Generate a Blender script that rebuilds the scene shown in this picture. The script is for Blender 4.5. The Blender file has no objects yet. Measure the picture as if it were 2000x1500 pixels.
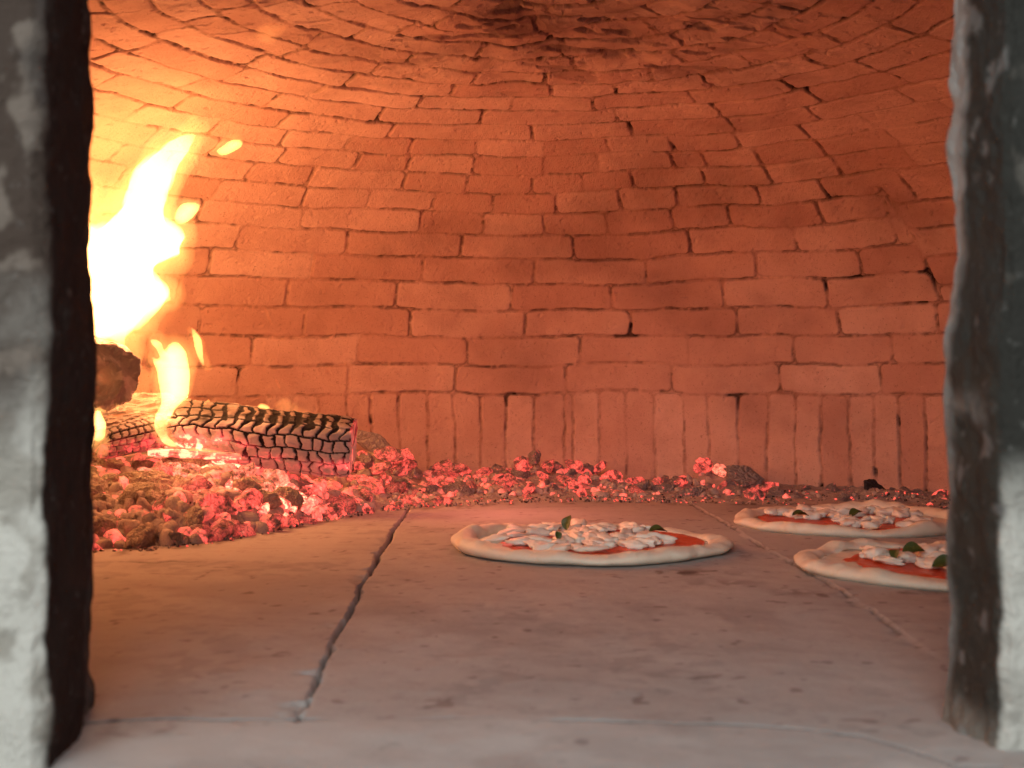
import bpy, bmesh, math, random
import numpy as np
from mathutils import Vector, Matrix
random.seed(7)
rng = np.random.default_rng(7)
S = bpy.context.scene
COL = S.collection
F, HY, CH = 2600.0, 738.0, 0.205           # focal length in photo pixels, horizon row, eye height above the hearth

# ------------------------------------------------------------------ helpers
def P(px, py, D):
    """point at depth D (metres from the lens along the floor) seen at photo pixel px,py"""
    return Vector(((px-1000)*D/F, D, CH-(py-HY)*D/F))
def G(px, py, z=0.0):
    """point of the hearth (height z) seen at a photo pixel"""
    D = (CH-z)*F/(py-HY)
    return Vector(((px-1000)*D/F, D, z))

def _hash(ix, iy, iz, seed):
    n = (ix*374761393 + iy*668265263 + iz*1274126177 + seed*362437) & 0xffffffff
    n = ((n ^ (n >> 13))*1274126177) & 0xffffffff
    n = ((n ^ (n >> 15))*2246822519) & 0xffffffff
    return ((n ^ (n >> 16)) & 0xffff)/65535.0
def vnoise(x, y, z=None, seed=0):
    x = np.asarray(x, float); y = np.asarray(y, float)
    z = np.zeros_like(x) if z is None else np.asarray(z, float)
    fx, fy, fz = np.floor(x), np.floor(y), np.floor(z)
    ix, iy, iz = fx.astype(np.int64), fy.astype(np.int64), fz.astype(np.int64)
    u, v, w = x-fx, y-fy, z-fz
    u = u*u*(3-2*u); v = v*v*(3-2*v); w = w*w*(3-2*w)
    r = 0
    for a in (0, 1):
        for b in (0, 1):
            for c in (0, 1):
                r = r + _hash(ix+a, iy+b, iz+c, seed)*(u if a else 1-u)*(v if b else 1-v)*(w if c else 1-w)
    return r
def fbm(x, y, z=None, seed=0, oct=4, gain=.5):
    t = 0; a = 1; tot = 0
    for o in range(oct):
        k = 2.03**o
        t = t + a*vnoise(np.asarray(x)*k, np.asarray(y)*k, None if z is None else np.asarray(z)*k, seed+o*17)
        tot += a; a *= gain
    return t/tot
def sstep(a, b, x):
    t = np.clip((x-a)/(b-a), 0, 1)
    return t*t*(3-2*t)

def grid_mesh(name, V, nu, nv, wrap_u=False, attrs=None, colors=None, mask=None, smooth=True):
    """V: (nv*nu,3), u fastest"""
    i = np.arange(nv-1)[:, None]; j = np.arange(nu if wrap_u else nu-1)[None, :]
    a = i*nu+j; b = i*nu+(j+1) % nu; c = (i+1)*nu+(j+1) % nu; d = (i+1)*nu+j
    q = np.stack([a+0*b, b+0*a, c+0*a, d+0*a], -1).reshape(-1, 4)
    if mask is not None: q = q[mask.reshape(-1)]
    me = bpy.data.meshes.new(name)
    me.vertices.add(len(V)); me.vertices.foreach_set('co', np.ascontiguousarray(V, dtype=np.float32).ravel())
    me.loops.add(q.size); me.loops.foreach_set('vertex_index', q.ravel().astype(np.int32))
    me.polygons.add(len(q)); me.polygons.foreach_set('loop_start', np.arange(0, q.size, 4, dtype=np.int32))
    me.polygons.foreach_set('loop_total', np.full(len(q), 4, dtype=np.int32))
    me.polygons.foreach_set('use_smooth', np.full(len(q), smooth, dtype=bool))
    me.update(calc_edges=True)
    for k, v in (attrs or {}).items():
        at = me.attributes.new(k, 'FLOAT', 'POINT'); at.data.foreach_set('value', np.ascontiguousarray(v, dtype=np.float32).ravel())
    for k, v in (colors or {}).items():
        at = me.attributes.new(k, 'FLOAT_COLOR', 'POINT')
        at.data.foreach_set('color', np.ascontiguousarray(np.concatenate([v, np.ones((len(v), 1))], 1), dtype=np.float32).ravel())
    return me
def py_mesh(name, verts, faces, smooth=True):
    me = bpy.data.meshes.new(name); me.from_pydata([tuple(v) for v in verts], [], [tuple(f) for f in faces]); me.update()
    me.polygons.foreach_set('use_smooth', [smooth]*len(me.polygons))
    return me
def obj(name, me, mat=None, parent=None, loc=None):
    o = bpy.data.objects.new(name, me); COL.objects.link(o)
    if mat is not None and not me.materials: me.materials.append(mat)
    if parent is not None: o.parent = parent
    if loc is not None: o.location = loc
    return o
def tag(o, label=None, cat=None, group=None, kind=None):
    if label: o['label'] = label
    if cat: o['category'] = cat
    if group: o['group'] = group
    if kind: o['kind'] = kind
    return o
def empty(name, loc, rz=0):
    o = bpy.data.objects.new(name, None); COL.objects.link(o); o.location = loc; o.rotation_euler = (0, 0, rz)
    o.empty_display_size = .02
    return o

class NT:
    def __init__(s, name):
        s.m = bpy.data.materials.new(name); s.m.use_nodes = True; s.t = s.m.node_tree; s.t.nodes.clear()
        s.out = s.n('ShaderNodeOutputMaterial')
    def n(s, typ, **kw):
        nd = s.t.nodes.new(typ)
        for k, v in kw.items():
            if k[0] == '_': setattr(nd, k[1:], v)
            else: s.put(nd.inputs[k.replace('__', ' ')], v)
        return nd
    def put(s, sock, v):
        if isinstance(v, bpy.types.NodeSocket): s.t.links.new(v, sock)
        elif isinstance(v, bpy.types.Node): s.t.links.new(v.outputs[0], sock)
        else:
            try: sock.default_value = v
            except Exception: sock.default_value = tuple(v)+(1,)
    def coord(s, which='Object'): return s.n('ShaderNodeTexCoord').outputs[which]
    def noise(s, vec, scale, detail=4, rough=.55, dist=0):
        nd = s.n('ShaderNodeTexNoise', Vector=vec, Scale=scale, Detail=detail, Roughness=rough, Distortion=dist); return nd.outputs['Fac']
    def rng(s, v, a, b, c=0., d=1., smooth=True):
        nd = s.n('ShaderNodeMapRange', _interpolation_type='SMOOTHSTEP' if smooth else 'LINEAR')
        s.put(nd.inputs[0], v)
        for i, x in enumerate((a, b, c, d)): s.put(nd.inputs[i+1], x)
        return nd.outputs[0]
    def math(s, op, a, b=0.):
        nd = s.n('ShaderNodeMath', _operation=op); s.put(nd.inputs[0], a); s.put(nd.inputs[1], b); return nd.outputs[0]
    def mix(s, f, a, b, mode='MIX'):
        nd = s.n('ShaderNodeMix', _data_type='RGBA', _blend_type=mode); s.put(nd.inputs[0], f)
        for k, x in ((6, a), (7, b)):
            if isinstance(x, tuple) and len(x) == 3: x = x+(1,)
            s.put(nd.inputs[k], x)
        return nd.outputs[2]
    def attr(s, name, out='Fac'): return s.n('ShaderNodeAttribute', _attribute_name=name).outputs[out]
    def bump(s, h, dist, strength=1.):
        return s.n('ShaderNodeBump', Height=h, Distance=dist, Strength=strength).outputs[0]
    def scale(s, vec, xyz):
        nd = s.n('ShaderNodeMapping'); s.put(nd.inputs[0], vec); nd.inputs['Scale'].default_value = xyz; return nd.outputs[0]
    def bsdf(s, color, rough=.9, normal=None, emis=None, estr=None, spec=.2, **kw):
        b = s.n('ShaderNodeBsdfPrincipled'); s.put(b.inputs['Base Color'], color if not (isinstance(color, tuple) and len(color) == 3) else color+(1,))
        s.put(b.inputs['Roughness'], rough); b.inputs['Specular IOR Level'].default_value = spec
        if normal is not None: s.put(b.inputs['Normal'], normal)
        if emis is not None:
            s.put(b.inputs['Emission Color'], emis if not isinstance(emis, tuple) else emis+(1,)); s.put(b.inputs['Emission Strength'], estr)
        for k, v in kw.items(): s.put(b.inputs[k.replace('__', ' ')], v)
        s.t.links.new(b.outputs[0], s.out.inputs['Surface']); return s.m

# ------------------------------------------------------------------ materials
def mat_brick():
    n = NT('fired_brick'); c = n.coord()
    tone = n.attr('tone'); joint = n.attr('joint'); dark = n.attr('dark'); soot = n.attr('soot')
    base = n.mix(tone, (.60, .345, .275), (.75, .50, .41))
    blot = n.noise(c, 14, 5, .6)
    base = n.mix(n.rng(blot, .38, .66, 0, .4), base, (.51, .28, .215))
    fine = n.noise(c, 160, 5, .7)
    base = n.mix(n.rng(fine, .58, .72, 0, .6), base, (.30, .16, .11))
    base = n.mix(n.rng(fine, .40, .25, 0, .35), base, (.74, .50, .36))
    base = n.mix(n.math('MULTIPLY', joint, n.rng(n.noise(c, 60, 4, .65), .35, .6, .25, .7)), base, (.42, .22, .16))
    speck = n.rng(n.noise(c, 420, 2, .5), .66, .74, 0, .55)
    base = n.mix(speck, base, (.16, .08, .06))
    base = n.mix(soot, base, (.15, .07, .06))
    base = n.mix(dark, base, (.040, .018, .013))
    h = n.math('ADD', n.math('MULTIPLY', fine, .6), n.math('MULTIPLY', n.noise(c, 520, 3, .6), .4))
    return n.bsdf(base, .92, n.bump(h, .0055, .9))
def mat_floor():
    n = NT('hearth_stone'); c = n.coord()
    base = n.mix(n.noise(c, 3.2, 5, .6), (.345, .318, .305), (.43, .40, .38))
    st = n.noise(n.scale(c, (1, 2.6, 1)), 4.5, 6, .65, 1.2)
    base = n.mix(n.rng(st, .50, .72, 0, .3), base, (.24, .20, .18))
    st2 = n.noise(n.scale(c, (1.3, .8, 1)), 8, 6, .7, .6)
    base = n.mix(n.rng(st2, .56, .72, 0, .4), base, (.46, .43, .41))
    fine = n.noise(c, 260, 4, .65)
    base = n.mix(n.rng(fine, .58, .72, 0, .35), base, (.22, .18, .16))
    sp = n.rng(n.noise(c, 140, 2, .5), .73, .78, 0, .7)
    base = n.mix(sp, base, (.09, .07, .06))
    base = n.mix(n.rng(n.noise(c, 34, 6, .72, .5), .52, .68, 0, .28), base, (.21, .175, .165))
    base = n.mix(n.rng(n.noise(c, 19, 6, .72, .8), .55, .70, 0, .35), base, (.48, .46, .445))
    base = n.mix(n.attr('burn'), base, (.10, .06, .05))
    base = n.mix(n.attr('flour'), base, (.52, .51, .49))
    base = n.mix(n.attr('ash'), base, n.mix(n.noise(c, 70, 4, .6), (.34, .26, .22), (.50, .42, .38)))
    base = n.mix(n.attr('dark'), base, (.035, .028, .025))
    h = n.math('ADD', n.noise(c, 45, 5, .6), n.math('MULTIPLY', fine, .25))
    return n.bsdf(base, .85, n.bump(h, .002, .45), spec=.3)
def mat_plaster():
    n = NT('sooty_plaster'); c = n.coord()
    col = n.attr('col', 'Color')
    f = n.noise(c, 90, 6, .7)
    col = n.mix(n.rng(f, .55, .75, 0, .5), col, n.mix(.55, col, (.05, .045, .04)))
    col = n.mix(n.rng(f, .42, .28, 0, .4), col, n.mix(.5, col, (.60, .60, .57)))
    h = n.math('ADD', n.noise(c, 130, 6, .7), n.noise(c, 40, 4, .6))
    return n.bsdf(col, .9, n.bump(h, .008, 1.))
def mat_ash():
    n = NT('ash_and_cinders'); c = n.coord()
    base = n.mix(n.noise(c, 60, 5, .65), (.33, .26, .225), (.50, .43, .39))
    base = n.mix(n.rng(n.noise(c, 140, 4, .6), .62, .74, 0, .6), base, (.09, .07, .06))
    glow = n.math('MULTIPLY', n.attr('incand'), n.rng(n.noise(c, 55, 3, .6), .50, .66))
    return n.bsdf(base, .95, n.bump(n.noise(c, 170, 5, .65), .006, .9), (1, .10, .065), n.math('MULTIPLY', glow, 1.2))
def mat_ember(name, cold, warm, lo, hi, strength, hotcol=(1, .095, .070), ck=.6):
    n = NT(name); c = n.coord(); oi = n.n('ShaderNodeObjectInfo'); r = oi.outputs['Random']
    off = n.n('ShaderNodeVectorMath', _operation='ADD'); n.put(off.inputs[0], c)
    cmb = n.n('ShaderNodeCombineXYZ', X=n.math('MULTIPLY', r, 7.), Y=n.math('MULTIPLY', r, 3.)); n.put(off.inputs[1], cmb)
    v = off.outputs[0]
    ns = n.noise(v, 1.3, 4, .6); fine = n.noise(v, 7, 5, .65)
    base = n.mix(fine, cold, warm)
    vor = n.n('ShaderNodeTexVoronoi', _feature='DISTANCE_TO_EDGE', Vector=v, Scale=2.6).outputs['Distance']
    crack = n.rng(vor, .0, .07, 1, 0)
    g = n.rng(ns, lo, hi)
    g = n.math('MULTIPLY', g, n.rng(fine, .30, .62, .35, 1.25))
    g = n.math('MULTIPLY', g, n.math('SUBTRACT', 1., n.math('MULTIPLY', crack, ck)))
    est = n.math('MULTIPLY', g, n.math('MULTIPLY', n.rng(r, 0, 1, .35, 1.25, False), strength))
    base = n.mix(n.math('MULTIPLY', crack, ck*.9), base, (.05, .035, .03))
    ecol = n.mix(n.rng(ns, hi, hi+.18), hotcol, (1, .22, .14))
    return n.bsdf(base, .93, n.bump(n.math('ADD', fine, n.math('MULTIPLY', vor, 1.5)), .12, .7), ecol, est)
def mat_flame(name, col, strength):
    n = NT(name)
    e = n.n('ShaderNodeEmission', Color=col+(1,), Strength=strength)
    n.t.links.new(e.outputs[0], n.out.inputs['Volume']); return n.m
def mat_log_char():
    n = NT('charred_wood'); c = n.coord()
    base = n.mix(n.noise(c, 45, 5, .6), (.34, .28, .275), (.54, .46, .45))
    base = n.mix(n.attr('bare'), base, (.19, .125, .085))
    base = n.mix(n.math('MULTIPLY', n.attr('black'), .97), base, (.012, .010, .010))
    fine = n.noise(n.scale(c, (60, 300, 300)), 1, 4, .6)
    heat = n.attr('incand')
    em = n.math('MULTIPLY', heat, n.rng(n.noise(c, 60, 4, .65), .35, .65, .05, 1.3))
    ecol = n.mix(n.rng(em, .8, 1.15), (1, .07, .07), (1, .38, .20))
    return n.bsdf(base, .9, n.bump(n.math('ADD', n.noise(c, 220, 4, .6), fine), .003, .6), ecol, n.math('MULTIPLY', em, 1.5))
def mat_log_raw():
    n = NT('smouldering_wood'); c = n.coord()
    w = n.n('ShaderNodeTexWave', _wave_type='RINGS', _rings_direction='X', Vector=c, Scale=18, Distortion=6, Detail=3).outputs['Fac']
    base = n.mix(n.noise(c, 35, 5, .65, 1), (.22, .17, .15), (.55, .45, .38))
    base = n.mix(n.math('MULTIPLY', w, .5), base, (.40, .31, .26))
    base = n.mix(n.math('MULTIPLY', n.attr('black'), .9), base, (.02, .015, .012))
    return n.bsdf(base, .45, n.bump(n.noise(c, 60, 5, .6, 1), .006, .9), (1, .20, .05), n.math('MULTIPLY', n.attr('incand'), .8), spec=.5)
def mat_dough():
    n = NT('raw_pizza_dough'); c = n.coord()
    base = n.mix(n.noise(c, 30, 4, .6), (.66, .57, .44), (.78, .71, .59))
    base = n.mix(n.rng(n.noise(c, 70, 5, .7), .56, .70, 0, .5), base, (.66, .50, .33))
    base = n.mix(n.rng(n.noise(c, 150, 3, .6), .70, .76, 0, .6), base, (.40, .24, .13))
    return n.bsdf(base, .6, n.bump(n.noise(c, 90, 5, .6), .0025, .6), spec=.35, Subsurface__Weight=.15, Subsurface__Radius=(.01, .006, .004), Subsurface__Scale=.6)
def mat_sauce():
    n = NT('tomato_sauce'); c = n.coord()
    base = n.mix(n.noise(c, 120, 4, .6), (.50, .035, .012), (.70, .10, .025))
    return n.bsdf(base, .3, n.bump(n.noise(c, 160, 4, .6), .003, .8), spec=.5)
def mat_cheese():
    n = NT('mozzarella'); c = n.coord()
    base = n.mix(n.noise(c, 60, 4, .6), (.70, .62, .51), (.84, .79, .70))
    return n.bsdf(base, .42, n.bump(n.noise(c, 150, 4, .6), .002, .6), spec=.45, Subsurface__Weight=.2, Subsurface__Radius=(.01, .008, .006), Subsurface__Scale=.5)
def mat_basil():
    n = NT('basil_leaf'); c = n.coord()
    base = n.mix(n.noise(c, 120, 3, .6), (.028, .055, .012), (.10, .12, .025))
    return n.bsdf(base, .45, n.bump(n.noise(c, 240, 3, .6), .002, .7), spec=.5)
M = dict(brick=mat_brick(), floor=mat_floor(), plaster=mat_plaster(), ash=mat_ash(), char=mat_log_char(), raw=mat_log_raw(),
         dough=mat_dough(), sauce=mat_sauce(), cheese=mat_cheese(), basil=mat_basil())
M['coal_ashy'] = mat_ember('ash_coated_coal', (.46, .35, .27), (.70, .57, .46), .60, .76, .9, ck=.25)
M['coal_red'] = mat_ember('glowing_coal', (.26, .17, .15), (.52, .38, .34), .36, .60, 1.25)
M['coal_hot'] = mat_ember('white_hot_coal', (.3, .2, .15), (.5, .4, .3), .32, .66, 3.2, (1, .20, .12), ck=.3)
M['coal_dull'] = mat_ember('cooling_coal', (.32, .25, .23), (.60, .51, .48), .58, .74, 1.1, ck=.3)
M['coal_dead'] = mat_ember('dead_charcoal', (.045, .035, .035), (.16, .13, .13), .9, 1.0, 0.)

# ------------------------------------------------------------------ the brick dome
DX, DY, DR = 0.03, 1.555, 1.02
ZB = .175                                     # top of the soldier course
sp_ = np.array([-.30, 0, .05, .11, .16, .22, .27, .33, .38, .44, .49, .55, .60, .66, .74, .86, 1.1, 1.6])
ph_ = np.radians([0, 1, 3, 14, 21, 31, 39, 46, 53, 60, 65, 69, 73, 76, 79.5, 83, 86.5, 89])
ss = np.linspace(-.195, 1.6, 4000)
ph = np.interp(ss, sp_, ph_)
ds = ss[1]-ss[0]
rr = DR-np.concatenate([[0], np.cumsum(np.sin((ph[1:]+ph[:-1])/2))*ds])
zz = -.02+np.concatenate([[0], np.cumsum(np.cos((ph[1:]+ph[:-1])/2))*ds])
k_end = np.argmax(rr < .012)
S_END = ss[k_end]
def prof(s): return np.interp(s, ss, rr), np.interp(s, ss, zz), np.interp(s, ss, ph)

def px_theta(px, s):
    r, z, _ = prof(s); t = (px-1000)/F
    lo, hi = -1.5, 1.5
    for _ in range(40):
        m = (lo+hi)/2
        if (DX+r*math.sin(m))-t*(DY+r*math.cos(m)) > 0: hi = m
        else: lo = m
    return (lo+hi)/2
CS = .0545
ROWPX = {0: [205, 258, 310, 362, 414, 466, 518, 568, 622, 678, 726, 782, 839, 890, 942, 992, 1046, 1104, 1120, 1172, 1225, 1279, 1336, 1385, 1442, 1497, 1552, 1604, 1660, 1708, 1757, 1807, 1858],
 1: [258, 466, 680, 893, 1106, 1315, 1520, 1723], 2: [290, 490, 698, 912, 1134, 1347, 1552, 1746], 3: [190, 388, 590, 802, 1022, 1233, 1442, 1643, 1830],
 4: [350, 558, 774, 994, 1195, 1415, 1620], 5: [215, 410, 606, 826, 1042, 1263, 1480, 1681], 6: [290, 466, 678, 902, 1122, 1343, 1556, 1745],
 7: [395, 595, 825, 940, 1062, 1190, 1312, 1420, 1600], 8: [240, 430, 600, 725, 850, 965, 1090, 1215, 1320, 1480, 1610], 9: [330, 490, 610, 790, 910, 1040, 1140, 1240, 1370, 1500],
 10: [300, 420, 550, 700, 800, 925, 1060, 1170, 1310, 1372, 1480], 11: [680, 802, 930, 1060, 1190, 1310]}
NROW = int(S_END/CS)+2
JT = {}
rj = random.Random(3)
for i in range(NROW+1):
    sm = -.09 if i == 0 else (i-.5)*CS
    r, _, _ = prof(min(sm, S_END))
    js = [px_theta(p, sm) for p in ROWPX.get(i, [])]
    w = .054 if i == 0 else (.212 if i < 7 else (.128 if i < 12 else .165))
    if not js: js = [rj.uniform(0, .3)]
    t = js[-1]
    while True:
        t += w*rj.uniform(.85, 1.12)/r
        if t > js[0]+2*math.pi-.5*w/r: break
        js.append(t)
    JT[i] = (np.array(js+[js[0]+2*math.pi]), [rj.random() for _ in js], [rj.uniform(-1, 1) for _ in js], [rj.uniform(-1, 1) for _ in js])

def Tm(t): return np.angle(np.exp(1j*t))
def build_dome():
    th = np.concatenate([np.linspace(-math.pi, -1.95, 160, endpoint=False), np.linspace(-1.95, 1.95, 1720, endpoint=False), np.linspace(1.95, math.pi, 160, endpoint=False)])
    s = np.concatenate([np.linspace(-.195, .70, 430, endpoint=False), np.linspace(.70, S_END, 260)])
    nu, nv = len(th), len(s)
    T, SS = np.meshgrid(th, s); T = T.ravel(); SS = SS.ravel()
    r, z, phv = prof(SS)
    bx, by = DX+r*np.sin(T), DY+r*np.cos(T)
    # wobbling courses
    wob = (fbm(bx*5, by*5, z*5, 3, 3)-.5)
    chaos = sstep(.62, 1.05, SS)*(.40+.60*sstep(1.2, .3, np.abs(Tm(T)-.35)))
    Sw = SS+wob*(.022+.035*chaos)+(fbm(bx*40, by*40, z*40, 5, 3)-.5)*(.0055+.007*chaos)
    wob2 = (fbm(bx*6+9, by*6, z*6, 8, 3)-.5)
    Tw = T+(wob2*(.020+.05*chaos)+(fbm(bx*45, by*45, z*45, 9, 3)-.5)*(.006+.008*chaos))/np.maximum(r, .05)
    # diagonal seam at the right where two sets of courses meet
    a0, a1 = px_theta(1738, 6.6*CS), px_theta(1832, 3.3*CS)
    seam_t = a0+(a1-a0)*(6.6*CS-SS)/(3.3*CS)
    seam_on = (SS > 3.0*CS) & (SS < 7.4*CS)
    dseam = np.where(seam_on, np.abs(Tw-seam_t)*r*.72, 1.)
    Sw = np.where(seam_on & (Tw > seam_t), Sw+.45*CS, Sw)
    row = np.where(Sw < 0, 0, np.floor(Sw/CS).astype(int)+1)
    row = np.clip(row, 0, NROW)
    dh = np.where(row == 0, np.minimum(-Sw, 1), np.minimum(Sw-(row-1)*CS, row*CS-Sw))
    dv = np.full(len(T), 1.); tone = np.zeros(len(T)); ta = np.zeros(len(T)); tb = np.zeros(len(T))
    for i in range(NROW+1):
        m = row == i
        if not m.any(): continue
        js, tn, ra, rb = JT[i]
        t = np.mod(Tw[m]-js[0], 2*math.pi)+js[0]
        k = np.clip(np.searchsorted(js, t)-1, 0, len(tn)-1)
        dv[m] = np.minimum(t-js[k], js[k+1]-t)*r[m]
        tone[m] = np.array(tn)[k]; ta[m] = np.array(ra)[k]
        mid = (js[k]+js[k+1])/2; w = (js[k+1]-js[k])
        tb[m] = np.array(rb)[k]*(t-mid)/w
    dv = np.minimum(dv, dseam)
    c = .010
    d = c-np.sqrt(np.maximum(c-dv, 0)**2+np.maximum(c-dh, 0)**2)
    nw = fbm(bx*22, by*22, z*22, 21, 3)
    open_ = sstep(.36, .68, fbm(bx*13, by*13, z*13, 31, 3))           # how far the mortar has fallen out
    w = .0018+.0042*nw+.003*chaos
    g = 1-sstep(w*.35, w, d)
    rough = fbm(bx*150, by*150, z*150, 41, 3)
    fill = sstep(.42, .60, fbm(bx*9+2, by*9, z*9, 33, 3))
    g = g*(1-.60*fill*(SS < .6))
    depth = g*(.0004+.0030*open_)*(.4+1.2*rough)
    # cracks along the joints
    nc = fbm(bx*26+5, by*26, z*26, 51, 3)
    nc2 = fbm(bx*90, by*90, z*90, 52, 2)
    cr = (1-sstep(.0005, .0015+.0018*nc2, np.abs(d-.0012+.002*(nc2-.5))))*sstep(.49, .56, nc)*sstep(.35, .5, rough+.1)
    cr = np.where(row == 0, cr*.5, cr)
    hole = sstep(.70, .78, fbm(bx*24+3, by*24, z*24, 61, 2))*g*.9
    depth = depth+cr*.0022+hole*.005
    # face of each brick: tilt, pits, dents
    depth = depth+(ta*.0009+tb*.0020)*(1-g)+(fbm(bx*30, by*30, z*30, 71, 4)-.5)*.0045+(fbm(bx*9, by*9, z*9, 73, 2)-.5)*.010
    pit = sstep(.72, .80, fbm(bx*120, by*120, z*120, 81, 2))
    depth = depth+pit*.0016
    tone = np.clip(tone+(fbm(bx*2.2, by*2.2, z*2.2, 85, 3)-.5)*.9, 0, 1)
    # spalled, smeared and gouged crown
    lump = fbm(bx*16, by*16, z*16, 91, 4)
    depth = depth+chaos*((lump-.5)*.024)
    gouge = chaos*sstep(.59, .67, fbm(bx*20+4, by*44, z*20, 95, 3))
    depth = depth+gouge*.006
    dark = np.clip(cr*.46*sstep(.25, .5, rough+.2)+hole*.9+gouge*.42+g*sstep(.55, .75, SS)*.24*sstep(.42, .62, rough)+.22*g*sstep(.5, .65, rough), 0, 1)
    soot = np.clip(sstep(.50, .75, fbm(bx*4, by*4, z*4, 101, 5))*.42+chaos*(.16+sstep(.42, .7, fbm(bx*7, by*12, z*7, 103, 4))*.6), 0, .85)
    n_r, n_z = np.cos(phv), np.sin(phv)
    R2 = r+depth*n_r; Z2 = z+depth*n_z
    X = DX+R2*np.sin(T); Y = DY+R2*np.cos(T)
    Y = np.maximum(Y, .825)
    V = np.stack([X, Y, Z2], 1)
    # the mouth
    Xg = X.reshape(nv, nu); Yg = Y.reshape(nv, nu); Zg = Z2.reshape(nv, nu)
    cut = (Yg < .826) & (np.abs(Xg) < .285) & (Zg < .50)
    mask = ~(cut[:-1]) 
    ml = mask & ~np.roll(cut, -1, 1)[:-1]
    me = grid_mesh('brick_dome', V, nu, nv, True, dict(tone=tone, joint=np.clip(g, 0, 1), dark=dark, soot=soot), mask=ml)
    o = obj('brick_dome', me, M['brick'])
    tag(o, 'orange brick oven dome with soldier course below and cracked rough crown', 'oven dome')
    return o
dome = build_dome()

# ------------------------------------------------------------------ the hearth
YF_X = np.array([-1.1, -.62, -.498, -.43, -.369, -.31, -.27, -.203, -.15, 0, .12, .3, .415, .61, .76, 1.1])
YF_Y = np.array([1.50, 1.52, 1.575, 1.60, 1.67, 1.80, 1.93, 2.04, 2.13, 2.20, 2.23, 2.20, 2.17, 2.11, 2.06, 1.9])
HILLS = [(-.215, 2.36, .030, .075), (-.12, 2.38, .018, .10), (.04, 2.44, .030, .085), (.13, 2.45, .015, .08), (.355, 2.40, .030, .06), (.41, 2.36, .02, .06), (.62, 2.20, .018, .07), (-.02, 2.33, .012, .1)]
def bed_h(x, y):
    x = np.asarray(x, float); y = np.asarray(y, float)
    d = y-np.interp(x, YF_X, YF_Y)
    heap = 1-sstep(-.36, -.14, x)
    h = heap*(.030*sstep(0, .10, d)+.058*sstep(.04, .42, d))+(1-heap)*(1-.45*sstep(.1, .35, x))*(.006*sstep(0, .14, d)+.008*sstep(.1, .35, d))
    for hx, hy, hh, hr in HILLS: h = h+hh*np.exp(-((x-hx)**2+(y-hy)**2)/(2*(hr*.6)**2))
    return h
def bed_edge(x, y): return np.asarray(y)-np.interp(x, YF_X, YF_Y)

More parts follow.
